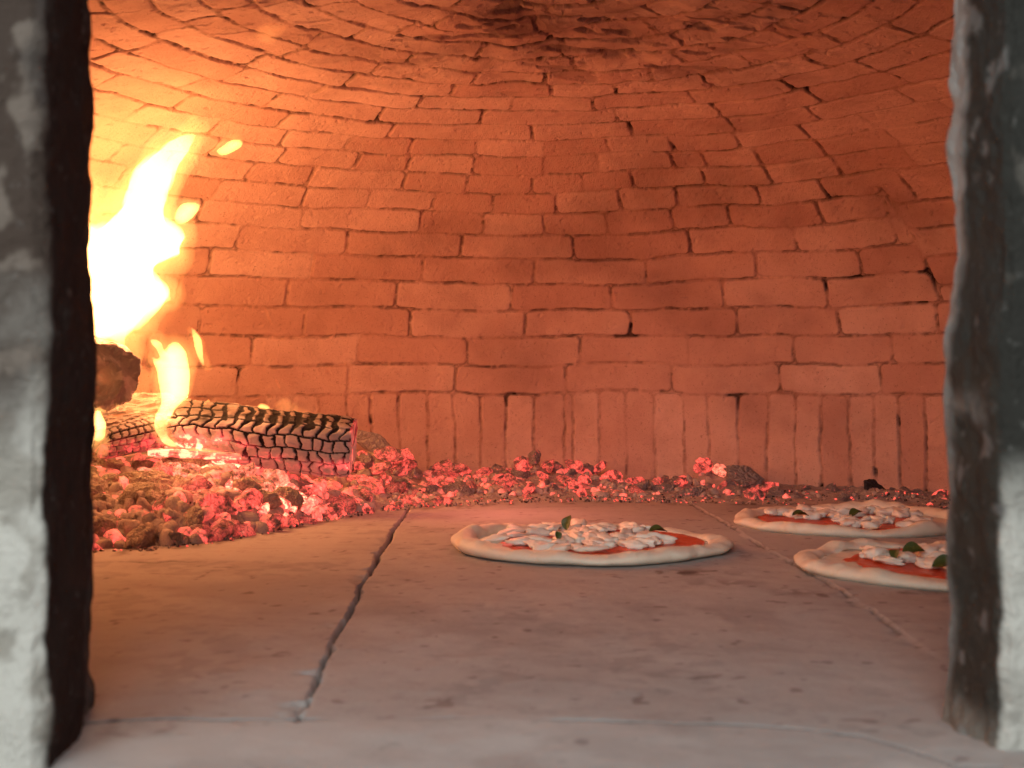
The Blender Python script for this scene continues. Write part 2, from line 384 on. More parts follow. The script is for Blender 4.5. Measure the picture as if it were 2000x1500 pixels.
SEAMS = [([-.66, -.135, -.128, -.131, -.136, -.144, -.152, -.163, -.17], None)]
def build_floor():
    xs = np.concatenate([np.linspace(-1.6, -.70, 60, endpoint=False), np.linspace(-.70, -.45, 80, endpoint=False), np.linspace(-.45, .45, 430, endpoint=False), np.linspace(.45, .8, 100, endpoint=False), np.linspace(.8, 1.6, 55)])
    ys = np.concatenate([np.linspace(-.2, .60, 30, endpoint=False), np.linspace(.60, 1.0, 230, endpoint=False), np.linspace(1.0, 1.6, 220, endpoint=False), np.linspace(1.6, 2.75, 220)])
    X, Y = np.meshgrid(xs, ys); X = X.ravel(); Y = Y.ravel()
    n1 = fbm(X*30, Y*30, None, 5, 4)-.5; n2 = fbm(X*110, Y*110, None, 6, 3)-.5
    z = (fbm(X*7, Y*7, None, 7, 4)-.5)*.004+n1*.0015
    # long slab seams
    lx = np.interp(Y, [.70, .79, .87, .983, 1.206, 1.49, 2.1], [-.128, -.128, -.131, -.136, -.144, -.152, -.163])+n1*.005+(fbm(X*0+3, Y*9, None, 8, 2)-.5)*.008
    dl = np.abs(X-lx)
    wl = np.interp(Y, [.78, .9, 1.1, 1.3, 1.6, 2.1], [.0010, .0013, .0016, .0020, .0028, .0018])*(1+n2*1.6)
    on = sstep(.788, .795, Y)*(1-sstep(2.05, 2.15, Y))
    gl = (1-sstep(wl*.6, wl*1.25, dl))*on
    chip = (1-sstep(0, .022, dl))*sstep(.60, .72, fbm(X*38, Y*38, None, 11, 3))*on*(X < lx)
    rx = np.interp(Y, [.8, 1.04, 1.278, 1.58, 1.924, 2.2], [.318, .312, .3146, .304, .296, .29])+n1*.006
    dr = X-rx
    gr = (1-sstep(.0006, .0022+n2*.002, np.abs(dr)))*sstep(1.0, 1.1, Y)*sstep(.30, .50, fbm(X*14, Y*14, None, 12, 3))
    z = z+sstep(-.004, .002, dr)*.0022*sstep(.9, 1.1, Y)
    chr_ = (1-sstep(0, .012, np.abs(dr)))*sstep(.62, .70, fbm(X*42, Y*42, None, 13, 3))*sstep(1.0, 1.1, Y)*.5
    # front cross seam and the curved crack of the sill
    cy = np.interp(X, [-.6, -.30, -.2, .05, .14, .2, .235], [.75, .775, .797, .794, .785, .765, .70])+n1*.006
    gc = (1-sstep(.0010, .0036+n2*.003, np.abs(Y-cy)))*sstep(.25, .50, fbm(X*11, Y*0+4, None, 14, 3))*(np.abs(X) < .26)
        # faint third seam under the heap side
    g3 = (1-sstep(.0006, .003, np.abs(Y-(1.50+.05*X+n1*.02))))*(X < -.34)*sstep(.4, .6, fbm(X*15, Y*3, None, 15, 2))*.7
    sill = sstep(-.0015, .0025, cy-Y+n2*.004)*(np.abs(X) < .30)
    z = z-gl*.012-chip*.003-gr*.003-chr_*.002-gc*.0016-g3*.0015
    dark = np.clip(gl*1.0+gr*.55+gc*.6+g3*.5+chip*.25+.35*sstep(.56, .7, fbm(X*9, Y*9, None, 37, 5))*sstep(.5, .62, fbm(X*60, Y*60, None, 38, 3))*.5+chr_*.6, 0, 1)
    # burnt flour by the pizzas, pits
    def blob(cx, cy_, rx_, ry_, amt, sc=60):
        e = ((X-cx)/rx_)**2+((Y-cy_)/ry_)**2
        return np.exp(-e*1.5)*sstep(.42, .62, fbm(X*sc, Y*sc*.6, None, 17, 4))*amt
    burn = blob(.17, 1.40, .07, .025, .95)+blob(.21, 1.33, .05, .03, .5)+blob(.255, 1.55, .03, .03, .9)+blob(-.085, 1.63, .03, .015, .9)+blob(.33, 1.80, .03, .03, .7)
    burn = burn+blob(.37, 1.26, .09, .03, .5)+blob(.27, 1.27, .03, .03, .5)+blob(.12, .95, .12, .12, .12, 22)+blob(.16, 1.15, .2, .09, .28, 20)+blob(-.22, .78, .05, .03, .9)+blob(-.05, 1.1, .12, .1, .2, 18)+blob(-.25, 1.0, .1, .1, .25, 16)
    burn = burn+sstep(.80, .85, fbm(X*75, Y*75, None, 19, 2))*.5+sstep(.56, .74, fbm(X*5, Y*5, None, 20, 5))*.22
    edge = bed_edge(X, Y)
    ash = sstep(-.06, .03, edge+(fbm(X*18, Y*18, None, 23, 3)-.5)*.12)
    burn = burn*(1-ash)+np.exp(-((edge+.03)/.03)**2)*sstep(.5, .7, fbm(X*70, Y*30, None, 24, 3))*.7
    flour = np.clip(.6*sstep(.50, .72, fbm(X*12, Y*12, None, 27, 4))*sstep(1.05, .74, Y)*.55+sstep(.85, .70, Y)*.25*sstep(.35, .6, fbm(X*30, Y*30, None, 28, 4))+chip*.5*(Y < 1.2)+sill*(.05+.25*fbm(X*16, Y*16, None, 30, 4)), 0, .9)
    z = z+ash*(fbm(X*60, Y*60, None, 29, 4)-.3)*.006
    z = np.where(Y > 2.6, z*0, z)
    me = grid_mesh('hearth_floor', np.stack([X, Y, z], 1), len(xs), len(ys), False, dict(dark=dark, burn=np.clip(burn, 0, .95), ash=ash*.9, flour=flour))
    return tag(obj('floor', me, M['floor']), 'pale worn stone hearth slabs with long dark joints', None, None, 'structure')
build_floor()

# ------------------------------------------------------------------ the two plastered jambs of the mouth
def build_jamb(side):
    if side < 0:
        pts = [(-1.25, .70), (-.36, .692), (-.249, .688), (-.2425, .694), (-.2425, .70), (-.2475, .772), (-.2500, .782), (-.2585, .788), (-.262, .83), (-1.25, .84)]
    else:
        pts = [(1.25, .745), (.40, .742), (.275, .730), (.2695, .735), (.2678, .742), (.2620, .790), (.2605, .800), (.266, .808), (.275, .83), (1.25, .84)]
    pts = np.array(pts); seg = np.linalg.norm(np.diff(pts, axis=0), axis=1); cum = np.concatenate([[0], np.cumsum(seg)])
    near = np.interp(.36 if side < 0 else .40, [0, 1], [0, 1])
    a, b = cum[1], cum[-2]
    u = np.concatenate([np.linspace(0, a, 30, endpoint=False), np.linspace(a, b, 190, endpoint=False), np.linspace(b, cum[-1], 20)])
    px_, py_ = np.interp(u, cum, pts[:, 0]), np.interp(u, cum, pts[:, 1])
    tx, ty = np.gradient(px_, u), np.gradient(py_, u)
    sm = np.ones(5)/5
    nx = ty if side < 0 else -ty; ny = -tx if side < 0 else tx
    nx = np.convolve(np.pad(nx, 2, 'edge'), sm, 'valid'); ny = np.convolve(np.pad(ny, 2, 'edge'), sm, 'valid')
    if side < 0: nx, ny = nx, ny
    zs = np.concatenate([np.linspace(-.02, .46, 240, endpoint=False), np.linspace(.46, .95, 30)])
    Z = np.repeat(zs, len(u)); X = np.tile(px_, len(zs)); Y = np.tile(py_, len(zs)); NX = np.tile(nx, len(zs)); NY = np.tile(ny, len(zs)); U = np.tile(u, len(zs))
    big = (fbm(X*0+side*5, Y*5, Z*14, 201, 3)-.5)*.012
    ang = (fbm(X*35, Y*35, Z*35, 203, 4)-.5)*.011+(fbm(X*120, Y*120, Z*120, 205, 3)-.5)*.003
    # crumbling foot spreading a little
    foot = np.exp(-np.clip(Z, 0, 1)/.012)*.003*(side > 0)*(.4+fbm(X*50, Y*50, None, 206, 2))
    disp = big+ang
    s_ = -side
    X2 = X+s_*0+NX*disp*(1)+(s_*foot if True else 0); Y2 = Y+NY*disp
    # colours: pale plaster, soot stain with its own shape
    fr = np.array([.47, .49, .455]); 
    pale = np.array([.70, .70, .64]); grime = np.array([.084, .062, .050]); black = np.array([.040, .021, .016]); grey = np.array([.26, .25, .235])
    nz = fbm(X*26, Y*26, Z*20, 211, 5); nz2 = fbm(X*60, Y*60, Z*60, 213, 4)
    if side < 0:
        ucorner = cum[3]; uback = cum[6]
        front = 1-sstep(ucorner-.004, ucorner+.003, U+(nz2-.5)*.012)
        up = sstep(.11, .25, Z+(nz-.5)*.16)
        cf = pale[None]*(1-up[:, None])+grime[None]*up[:, None]
        bl = sstep(.55, .64, nz2)*up*.75; cf = cf*(1-bl[:, None])+np.array([.26, .22, .185])[None]*bl[:, None]
        bd = sstep(.52, .66, fbm(X*45, Y*45, Z*45, 215, 4))*(1-up)*.55; cf = cf*(1-bd[:, None])+np.array([.22, .19, .15])[None]*bd[:, None]
        dk = sstep(.30, .36, Z)*sstep(.45, .60, nz)*.6; cf = cf*(1-dk[:, None])+np.array([.06, .055, .055])[None]*dk[:, None]
        cr = np.repeat(black[None], len(U), 0)
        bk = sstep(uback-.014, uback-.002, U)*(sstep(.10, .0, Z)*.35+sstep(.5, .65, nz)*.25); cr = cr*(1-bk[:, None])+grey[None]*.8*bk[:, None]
    else:
        ucorner = cum[3]; uback = cum[6]
        front = 1-sstep(ucorner-.003, ucorner+.002, U+(nz2-.5)*.010)
        up = sstep(.105, .165, Z+(nz-.5)*.06)
        soot_f = np.array([.042, .042, .037])
        cf = pale[None]*(1-up[:, None])+soot_f[None]*up[:, None]
        bd = sstep(.58, .70, fbm(X*40, Y*40, Z*40, 215, 4))*.35; cf = cf*(1-bd[:, None])+np.array([.24, .22, .19])[None]*bd[:, None]
        cr = np.repeat(np.array([[.050, .044, .036]]), len(U), 0)
        cool = sstep(.20, .24, Z)[:, None]; cr = cr*(1-cool)+np.array([[.046, .045, .040]])*cool
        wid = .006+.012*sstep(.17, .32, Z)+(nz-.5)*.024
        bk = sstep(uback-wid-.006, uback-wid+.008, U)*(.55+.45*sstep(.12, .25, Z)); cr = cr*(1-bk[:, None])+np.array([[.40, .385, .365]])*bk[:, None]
        lo = sstep(.030, .004, Z+(nz-.5)*.03)*.75; cr = cr*(1-lo[:, None])+np.array([[.30, .27, .23]])*lo[:, None]
        ring = np.exp(-((Z-.19-(nz-.5)*.03)/.009)**2)*.45*sstep(.35, .6, nz2); cr = cr*(1-ring[:, None])+np.array([[.36, .35, .33]])*ring[:, None]
        wp = sstep(.66, .74, nz2)*.5; cr = cr*(1-wp[:, None])+np.array([[.30, .29, .28]])*wp[:, None]
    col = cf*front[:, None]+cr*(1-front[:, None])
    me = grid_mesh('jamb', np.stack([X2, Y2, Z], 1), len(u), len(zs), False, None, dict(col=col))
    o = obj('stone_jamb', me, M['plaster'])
    return o
tag(build_jamb(-1), 'pale blotched plaster jamb left of the oven mouth with black inner face', 'jamb', 'plastered jambs of the oven mouth')
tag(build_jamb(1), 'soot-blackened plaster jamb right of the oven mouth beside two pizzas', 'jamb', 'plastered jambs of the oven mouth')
def build_lintel_light_block():  # unseen piece over the mouth, added to block light from above
    xs = np.linspace(-.30, .30, 120); pr = np.array([(.70, 1.0), (.70, .47), (.74, .465), (.84, .48), (.86, 1.0)])
    X = np.tile(xs, len(pr)); Y = np.repeat(pr[:, 0], 120); Z = np.repeat(pr[:, 1], 120)+.06*(1-(X/.30)**2)*np.repeat([0, 1, 1, 1, 0], 120)
    me = grid_mesh('lintel_light_block', np.stack([X, Y, Z], 1), 120, len(pr), False, None, dict(col=np.full((len(X), 3), .06)))
    return obj('lintel_light_block', me, M['plaster'], dome)
build_lintel_light_block()

# ------------------------------------------------------------------ ash bed and cinders
def build_ash():
    xs = np.linspace(-1.0, 1.0, 620); ys = np.linspace(1.42, 2.60, 400)
    X, Y = np.meshgrid(xs, ys); X = X.ravel(); Y = Y.ravel()
    e = bed_edge(X, Y); h = bed_h(X, Y)
    lum = fbm(X*38, Y*38, None, 301, 3); fin = fbm(X*120, Y*120, None, 303, 3)
    heap = 1-sstep(-.36, -.14, X)
    z = h*(.80)+(lum-.42)*(.020*heap+.014)*sstep(.0, .08, e)+(fin-.5)*.006-.006*(1-sstep(-.01, .05, e))
    heat = np.exp(-(((X+.45)/.19)**2+((Y-1.93)/.22)**2))*1.6+np.exp(-(((X+.18)/.20)**2+((Y-2.25)/.13)**2))*.7+np.exp(-(((X-.05)/.22)**2+((Y-2.36)/.07)**2))*.7
    r = np.hypot(X-DX, Y-DY)
    msk = ((e > -.02) & (r < 1.03)).reshape(400, 620)[:-1, :-1]
    me = grid_mesh('ash_bed', np.stack([X, Y, z], 1), 620, 400, False, dict(incand=np.clip(heat, 0, 1.8)*sstep(.03, .12, e)), mask=msk)
    return tag(obj('ash_bed', me, M['ash']), 'grey ash and fine cinders heaped under logs and along wall', 'ash', None, 'stuff')
build_ash()

def chunk(seed, kind):
    rs = random.Random(seed); bm = bmesh.new(); bmesh.ops.create_icosphere(bm, subdivisions=4, radius=1)
    P0 = np.array([v.co[:] for v in bm.verts])
    sc = np.array([rs.uniform(.8, 1.45), rs.uniform(.65, 1.0), rs.uniform(.5, .8)])
    planes = []
    nP = 9 if kind == 'angular' else 4
    for _ in range(nP):
        v = Vector((rs.gauss(0, 1), rs.gauss(0, 1), rs.gauss(0, 1))).normalized(); planes.append((np.array(v), rs.uniform(.42, .78) if kind == 'angular' else rs.uniform(.7, .9)))
    for v, k in planes:
        d = P0@v; ex = np.maximum(d-k, 0); P0 = P0-np.outer(ex*.96, v)
    n = fbm(P0[:, 0]*1.7+seed, P0[:, 1]*1.7, P0[:, 2]*1.7, seed, 4)-.5
    n2 = fbm(P0[:, 0]*5+seed, P0[:, 1]*5, P0[:, 2]*5, seed+9, 3)-.5
    P0 = P0*(1+(n*(.35 if kind == 'angular' else .8)+n2*.16)[:, None])*sc
    for v, p in zip(bm.verts, P0): v.co = p
    me = bpy.data.meshes.new('coal'); bm.to_mesh(me); bm.free()
    me.polygons.foreach_set('use_smooth', [True]*len(me.polygons))
    return me
CH_A = [chunk(11+i, 'angular') for i in range(7)]; CH_R = [chunk(51+i, 'round') for i in range(6)]
def with_mat(meshes, mk):
    out = []
    for m in meshes:
        c = m.copy(); c.materials.clear(); c.materials.append(M[mk]); out.append(c)
    return out
LIB = {k: (with_mat(CH_A, k), with_mat(CH_R, k)) for k in ('coal_ashy', 'coal_red', 'coal_hot', 'coal_dull', 'coal_dead')}
placed = []; counts = {}
GRP = {'heap_ash': ('rounded ash-coated coal in the brown heap at the lower left', 'ash-coated coals in the left heap'),
       'heap_red': ('coal glowing red on the heap in front of the charred log', 'red coals of the left heap'),
       'heap_hot': ('coal burning yellow-white right under the charred log', 'white-hot coals under the log'),
       'strip_red': ('angular coal glowing pink-red in the ember strip against the back wall', 'red coals along the back wall'),
       'strip_ash': ('grey ash-covered coal among the red embers along the back wall', 'ashy coals along the back wall'),
       'right_ash': ('small dull grey coal at the foot of the right wall behind the pizzas', 'dull coals at the right wall'),
       'right_red': ('small coal still glowing red among dull ones at the right wall', 'last red coals at the right wall')}
proto = {}
def put_coal(x, y, size, mk, grp, shape=None, lift=0., z=None, label=None, gname=None, rs=random, rot=None):
    ang, rnd = LIB[mk]
    pool = ang if (shape or ('r' if rs.random() < .35 else 'a')) == 'a' else rnd
    me = rs.choice(pool)
    o = bpy.data.objects.new('coal', me); COL.objects.link(o)
    zz_ = float(bed_h(x, y))*.82 if z is None else z
    o.location = (x, y, zz_+size*.32+lift); o.scale = (size,)*3
    o.rotation_euler = rot or (rs.uniform(-.6, .6), rs.uniform(-.6, .6), rs.uniform(0, 6.28))
    lab, g = GRP.get(grp, (label, gname))
    tag(o, label or lab, 'coal', gname if label else g)
    if label and not gname and 'group' in o: del o['group']
    counts[grp] = counts.get(grp, 0)+1
    placed.append((x, y, size)); return o
rc = random.Random(21)
def free(x, y, s, k=1.05):
    return all((x-a)**2+(y-b)**2 > (k*(s+c)*.62)**2 for a, b, c in placed)
def scatter(n, xr, er, sizes, choose, k=1.05, bias=None):
    got = 0; tries = 0
    while got < n and tries < n*60:
        tries += 1
        x = rc.uniform(*xr); y = float(np.interp(x, YF_X, YF_Y))+rc.uniform(*er); s = rc.uniform(*sizes)
        if math.hypot(x-DX, y-DY) > DR-.012-s*.5: continue
        if bias and rc.random() > bias(x, y): continue
        if not free(x, y, s, k): continue
        mk, grp = choose(x, y)
        sh = 'r' if grp == 'heap_ash' and rc.random() < .8 else ('a' if rc.random() < .75 else 'r')
        put_coal(x, y, s, mk, grp, sh, rs=rc); got += 1
def ch_heap(x, y):
    hot = math.exp(-((x+.41)/.12)**2-((y-1.93)/.06)**2)
    e = float(bed_edge(x, y)); red = .12+.55*sstepf(-.50, -.34, x)+.28*(e < .06)
    if rc.random() < hot*.95: return 'coal_hot', 'heap_hot'
    if rc.random() < red: return 'coal_red', 'heap_red'
    return 'coal_ashy', 'heap_ash'
def sstepf(a, b, x):
    t = min(max((x-a)/(b-a), 0), 1); return t*t*(3-2*t)
def ch_strip(x, y):
    if x > .47: return ('coal_red', 'right_red') if rc.random() < .16 else ('coal_dull', 'right_ash')
    p = .66 if x < .2 else .34
    return ('coal_red', 'strip_red') if rc.random() < p else ('coal_dull', 'strip_ash')
scatter(118, (-.66, -.22), (.0, .46), (.013, .026), ch_heap, .88)
scatter(26, (-.60, -.10), (-.015, .06), (.006, .012), ch_heap, .9)
pile = lambda x, y: min(1, .35+sum(math.exp(-((x-a)**2+(y-b)**2)/(2*r*r)) for a, b, h, r in HILLS))
scatter(84, (-.25, .47), (.05, .36), (.011, .021), ch_strip, .85, pile)
scatter(30, (-.25, .47), (.02, .20), (.004, .009), ch_strip, .9)
scatter(26, (.47, .86), (.04, .30), (.006, .014), ch_strip, .9)
# piled second layer on the hills
for hx, hy, hh, hr in HILLS[:5]:
    for _ in range(3):
        x = hx+rc.gauss(0, hr*.22); y = hy+rc.gauss(0, hr*.22)
        put_coal(x, y, rc.uniform(.013, .020), 'coal_red', 'strip_red', 'a', lift=.012, rs=rc)
placed_n = len(placed)
for (px, py, D, sz, mk, gp) in [(730, 862, 2.30, .026, 'coal_dull', 'strip_ash'), (762, 885, 2.27, .020, 'coal_red', 'strip_red'), (795, 890, 2.30, .021, 'coal_red', 'strip_red'), (716, 900, 2.22, .018, 'coal_dull', 'strip_ash'),
        (745, 915, 2.20, .018, 'coal_red', 'strip_red'), (812, 925, 2.22, .017, 'coal_dull', 'strip_ash'), (1045, 893, 2.42, .018, 'coal_dull', 'strip_ash'), (1020, 912, 2.38, .018, 'coal_red', 'strip_red'), (1075, 912, 2.38, .014, 'coal_red', 'strip_red'), (1055, 925, 2.32, .014, 'coal_red', 'strip_red')]:
    c = P(px, py, D); put_coal(c.x, c.y, sz, mk, gp, 'a', z=c.z-sz*.32, rs=rc)
# single coals one can point at
c = P(1377, 903, 2.38); o = put_coal(c.x, c.y, .013, 'coal_red', 'x1', 'r', z=c.z-.005, label='round coal half dark half glowing beside the orange-tipped one by the wall')
c = P(1408, 918, 2.36); o = put_coal(c.x, c.y, .014, 'coal_hot', 'x2', 'a', z=c.z-.005, label='oblong bright orange coal between round coal and large ashy lump', rot=(0, .35, .1))
c = P(1455, 925, 2.33); o = put_coal(c.x, c.y, .026, 'coal_dull', 'x3', 'a', z=c.z-.012, label='large ashy coal with glowing flank sloping right, against the back wall', rot=(0, .4, .1))
c = G(1468, 966); put_coal(c.x, c.y, .006, 'coal_red', 'x4', 'r', z=0, label='lone tiny red ember on the stone behind the middle pizza')
c = G(590, 1012); put_coal(c.x, c.y, .010, 'coal_red', 'x5', 'r', z=0, label='small round pink ember fallen at right front edge of the heap')
c = G(1705, 950, .02); put_coal(c.x, c.y, .024, 'coal_dead', 'x6', 'a', z=.008, label='black dead charcoal lump at the foot of the right wall')

def build_cinders():
    rs = random.Random(5); bm = bmesh.new(); base = bmesh.new(); bmesh.ops.create_icosphere(base, subdivisions=1, radius=1)
    bv = [v.co.copy() for v in base.verts]; bf = [[v.index for v in f.verts] for f in base.faces]; base.free()
    V = []; Fc = []
    for i in range(2600):
        x = rs.uniform(-.72, .85); e = abs(rs.gauss(0, .13))-.035
        y = float(np.interp(x, YF_X, YF_Y))+e
        if math.hypot(x-DX, y-DY) > DR-.01: continue
        s = rs.uniform(.0010, .0036); R = Matrix.Rotation(rs.uniform(0, 6), 3, (rs.random(), rs.random(), 1))
        z = float(bed_h(x, y))*.8 if e > .03 else 0
        b = len(V)
        for v in bv: q = R@Vector((v.x*rs.uniform(.7, 1.3), v.y*rs.uniform(.6, 1.1), v.z*.7)); V.append((x+q.x*s, y+q.y*s, z+q.z*s+s*.3+.001))
        Fc += [[k+b for k in f] for f in bf]
    me = py_mesh('cinders', V, Fc, False)
    n = NT('cinder_grit'); c = n.coord(); ns = n.noise(c, 120, 2)
    mt = n.bsdf(n.mix(n.rng(ns, .4, .6), (.07, .05, .045), (.42, .34, .30)), .95, None, (1, .09, .06), n.math('MULTIPLY', n.rng(n.noise(c, 45, 2), .56, .62), 1.3))
    return tag(obj('cinders', me, mt), 'tiny cinders strewn through the ash and along its edge', 'cinders', None, 'stuff')
build_cinders()


def build_small_coals():
    """the countless middling coals packed between the big ones"""
    rs = random.Random(77); lib = []
    for i in range(6):
        bm = bmesh.new(); bmesh.ops.create_icosphere(bm, subdivisions=2, radius=1)
        A = np.array([v.co[:] for v in bm.verts]); r2 = random.Random(i)
        for _ in range(7):
            v = np.array(Vector((r2.gauss(0, 1), r2.gauss(0, 1), r2.gauss(0, 1))).normalized()); A = A-np.outer(np.maximum(A@v-r2.uniform(.45, .8), 0)*.95, v)
        A = A*(1+(fbm(A[:, 0]*2+i, A[:, 1]*2, A[:, 2]*2, i, 3)-.5)*.5)[:, None]*np.array([1.2, .9, .75])
        lib.append((A, np.array([[v.index for v in f.verts] for f in bm.faces]))); bm.free()
    V = []; Fc = []; H = []; b = 0
    for i in range(1500):
        left = rs.random() < .45
        if left: x = rs.uniform(-.72, -.22); e = rs.uniform(.0, .50)
        else: x = rs.uniform(-.28, .80); e = abs(rs.gauss(.10, .11))+.05
        y = float(np.interp(x, YF_X, YF_Y))+e
        if math.hypot(x-DX, y-DY) > DR-.02 or (x > .25 and rs.random() < .6) or (not left and rs.random() < .3): continue
        sz = rs.uniform(.008, .018) if left else rs.uniform(.004, .010)*(1 if x < .47 else .7)
        A, f = lib[i % 6]; Rm = np.array(Matrix.Rotation(rs.uniform(0, 6.28), 3, Vector((rs.gauss(0, 1), rs.gauss(0, 1), rs.gauss(0, 1))).normalized()))
        zc = float(bed_h(x, y))*.82+sz*.25
        V.append(A@Rm.T*sz+np.array([x, y, zc])); Fc.append(f+b); b += len(A)
        core = math.exp(-((x+.37)/.17)**2-((y-1.89)/.10)**2)
        p = .10+.25*sstepf(-.48, -.34, x)+.6*core+.15*(e < .05) if left else (.34 if x < .22 else (.20 if x < .47 else .07))
        hv = rs.uniform(.3, 1.0)*(1+1.8*core) if rs.random() < p else 0
        H.append(np.full(len(A), hv))
    me = py_mesh('small_coals', np.concatenate(V), np.concatenate(Fc).tolist(), True)
    at = me.attributes.new('incand', 'FLOAT', 'POINT'); at.data.foreach_set('value', np.concatenate(H).astype(np.float32))
    n = NT('packed_coals'); c = n.coord(); f1 = n.noise(c, 130, 4, .65); f2 = n.noise(c, 420, 4, .6)
    base = n.mix(f1, (.36, .27, .23), (.60, .49, .43)); base = n.mix(n.rng(f2, .6, .7, 0, .4), base, (.07, .05, .045))
    em = n.math('MULTIPLY', n.attr('incand'), n.math('MULTIPLY', n.rng(f1, .32, .62), n.rng(f2, .3, .6, .75, 1.1)))
    mt = n.bsdf(base, .94, n.bump(f2, .003, .8), n.mix(n.rng(em, 1.0, 2.2), (1, .095, .070), (1, .30, .16)), n.math('MULTIPLY', em, 1.7))
    return tag(obj('small_coals', me, mt), 'packed small coals filling the heap and the strip between the larger ones', 'coals', None, 'stuff')
build_small_coals()

# ------------------------------------------------------------------ logs
def make_log(name, p0, p1, r0, r1, mat, style, seed, label, flat=0.):
    """rounded split log from p0 to p1; local x runs along it"""
    L = (p1-p0).length; nu, nv = 320, 260      # nu round, nv along
    v = np.linspace(0, 1, nv); a = np.linspace(0, 2*math.pi, nu, endpoint=False)
    A, Vv = np.meshgrid(a, v); A = A.ravel(); Vv = Vv.ravel()
    cap = .10
    t = Vv
    # end caps: first and last few per cent fold in
    capf = np.where(t < .06, np.sqrt(np.clip(t/.06, 0, 1))*.0+t/.06, np.where(t > .94, (1-t)/.06, 1.))
    x = np.where(t < .06, 0.0, np.where(t > .94, L, (t-.06)/.88*L))
    rad = r0+(r1-r0)*x/L
    inner = np.clip(capf, 0, 1)
    edge_round = 1-.10*np.exp(-x/(.08*L))-.12*np.exp(-(L-x)/(.06*L))
    R = rad*(1+(fbm(np.cos(A)*1.2+seed, np.sin(A)*1.2, x/L*1.5, seed, 3)-.5)*.35)*edge_round
    if style == 'char': R = R*1.10/(np.abs(np.cos(A-.35))**3.4+np.abs(np.sin(A-.35))**3.4)**(1/3.4)*.90
    body = (inner >= 1)
    black = np.zeros(len(A)); heat = np.zeros(len(A)); bare = np.zeros(len(A)); dep = np.zeros(len(A))
    an = np.mod(A, 2*math.pi)     # 0 = +y local, pi/2 = up
    up = np.sin(A); front = -np.cos(A)    # front (towards viewer) = -y
    if style == 'char':
        # blocky charcoal checks
        rows = 15; arow = A/(2*math.pi)*rows+(fbm(x*22, A*0+1, None, seed+2, 3)-.5)*.8
        ri = np.floor(arow).astype(int)
        topn = sstep(.25, .60, up)
        xs_ = x/L*15+_hash(ri, ri*0+3, ri*0, 5)*.9*(1-topn)+(fbm(x*60, A*3, None, seed+3, 3)-.5)*.9+up*.5
        ci = np.floor(xs_)
        dr_ = np.minimum(arow-ri, 1-(arow-ri))*(2*math.pi/rows)*rad; dc = np.minimum(xs_-ci, 1-(xs_-ci))*L/15
        topness = sstep(.15, .75, up)
        wr = .0012+.0008*topness; wc = .0013+.0046*topn*(.5+fbm(x*50, A*1.2, None, seed+15, 2))*sstep(.15, .5, x/L)*sstep(1.05, .8, x/L)+.001*fbm(x*90, A*5, None, seed+5, 2)
        gr = (1-sstep(wr*.4, wr*1.3, dr_))*(1-.75*topness*sstep(.35, .6, fbm(x*30, A*2, None, seed+6, 2))); gc = 1-sstep(wc*.45, wc*1.2, dc)
        gg = np.maximum(gr, gc)*body
        quiet = sstep(.50, .30, x/L)*sstep(.3, -.2, up)    # worn left underside: fewer checks
        gg = gg*(1-quiet*.75)
        blk = _hash(ri, ci.astype(np.int64), ri*0, 7)
        dep = gg*(.0045-.0030*topness)+(blk-.5)*.0022+(fbm(x*70, A*6, None, seed+7, 3)-.5)*.003
        black = np.clip(sstep(.2, .65, gg)+sstep(.55, .72, fbm(x*26, A*2.2, None, seed+8, 3))*topness*.75, 0, 1)
        edge2 = sstep(.45, .62, fbm(x*18+4, A*1.4, None, seed+9, 3))*sstep(.1, .5, up)*.5
        black = np.clip(black+edge2, 0, 1)
        bare = sstep(.55, .85, up)*.7
        low = sstep(-.30+.65*sstep(.65, .3, x/L), -.75+.2*sstep(.65, .3, x/L), up)
        heat = low*sstep(.36, .62, fbm(x*22, A*3, None, seed+11, 4))*1.7*(sstep(.80, .35, x/L)+.6*sstep(.80, .97, x/L))+low*.10
        heat = heat*(1-sstep(.3, .7, gg)*.6)
        heat = np.maximum(heat, (x > L*.985)*.25*sstep(.35, .75, up+.5*fbm(A*4, x*0, None, seed, 2)))
    elif style == 'stick':
        heat = 1.1+0*A; dep = (fbm(x*60, A*2, None, seed, 3)-.5)*.004
    elif style == 'small':
        rows = 13; arow = A/(2*math.pi)*rows; ri = np.floor(arow).astype(int)
        xs_ = x/L*9+_hash(ri, ri*0+3, ri*0, 5)+(fbm(x*60, A*3, None, seed+3, 3)-.5)*.9; ci = np.floor(xs_)
        dr_ = np.minimum(arow-ri, 1-(arow-ri)); dc = np.minimum(xs_-ci, 1-(xs_-ci))
        gg = np.maximum(1-sstep(.04, .15, dr_), 1-sstep(.05, .18, dc))*body
        dep = gg*.005; black = gg; heat = .5*sstep(.3, .6, fbm(x*40, A*3, None, seed, 3))*sstep(.4, -.4, up); bare = gg*0+.5
    else:
        dep = (fbm(x*25, np.cos(A)*2.5, np.sin(A)*2.5, seed+3, 4)-.5)*.016+(fbm(x*90, np.cos(A)*8, np.sin(A)*8, seed+4, 3)-.5)*.004
        black = sstep(.5, .7, fbm(x*30, np.cos(A)*3, np.sin(A)*3, seed+5, 4))*.8
        heat = sstep(.64, .74, fbm(x*35, np.cos(A)*3, np.sin(A)*3, seed+6, 3))*.8
    R2 = (R-dep)*inner
    capn = (fbm(R2*70*np.cos(A)+seed, R2*70*np.sin(A), None, seed+12, 4)-.5)*.006*(inner < 1)
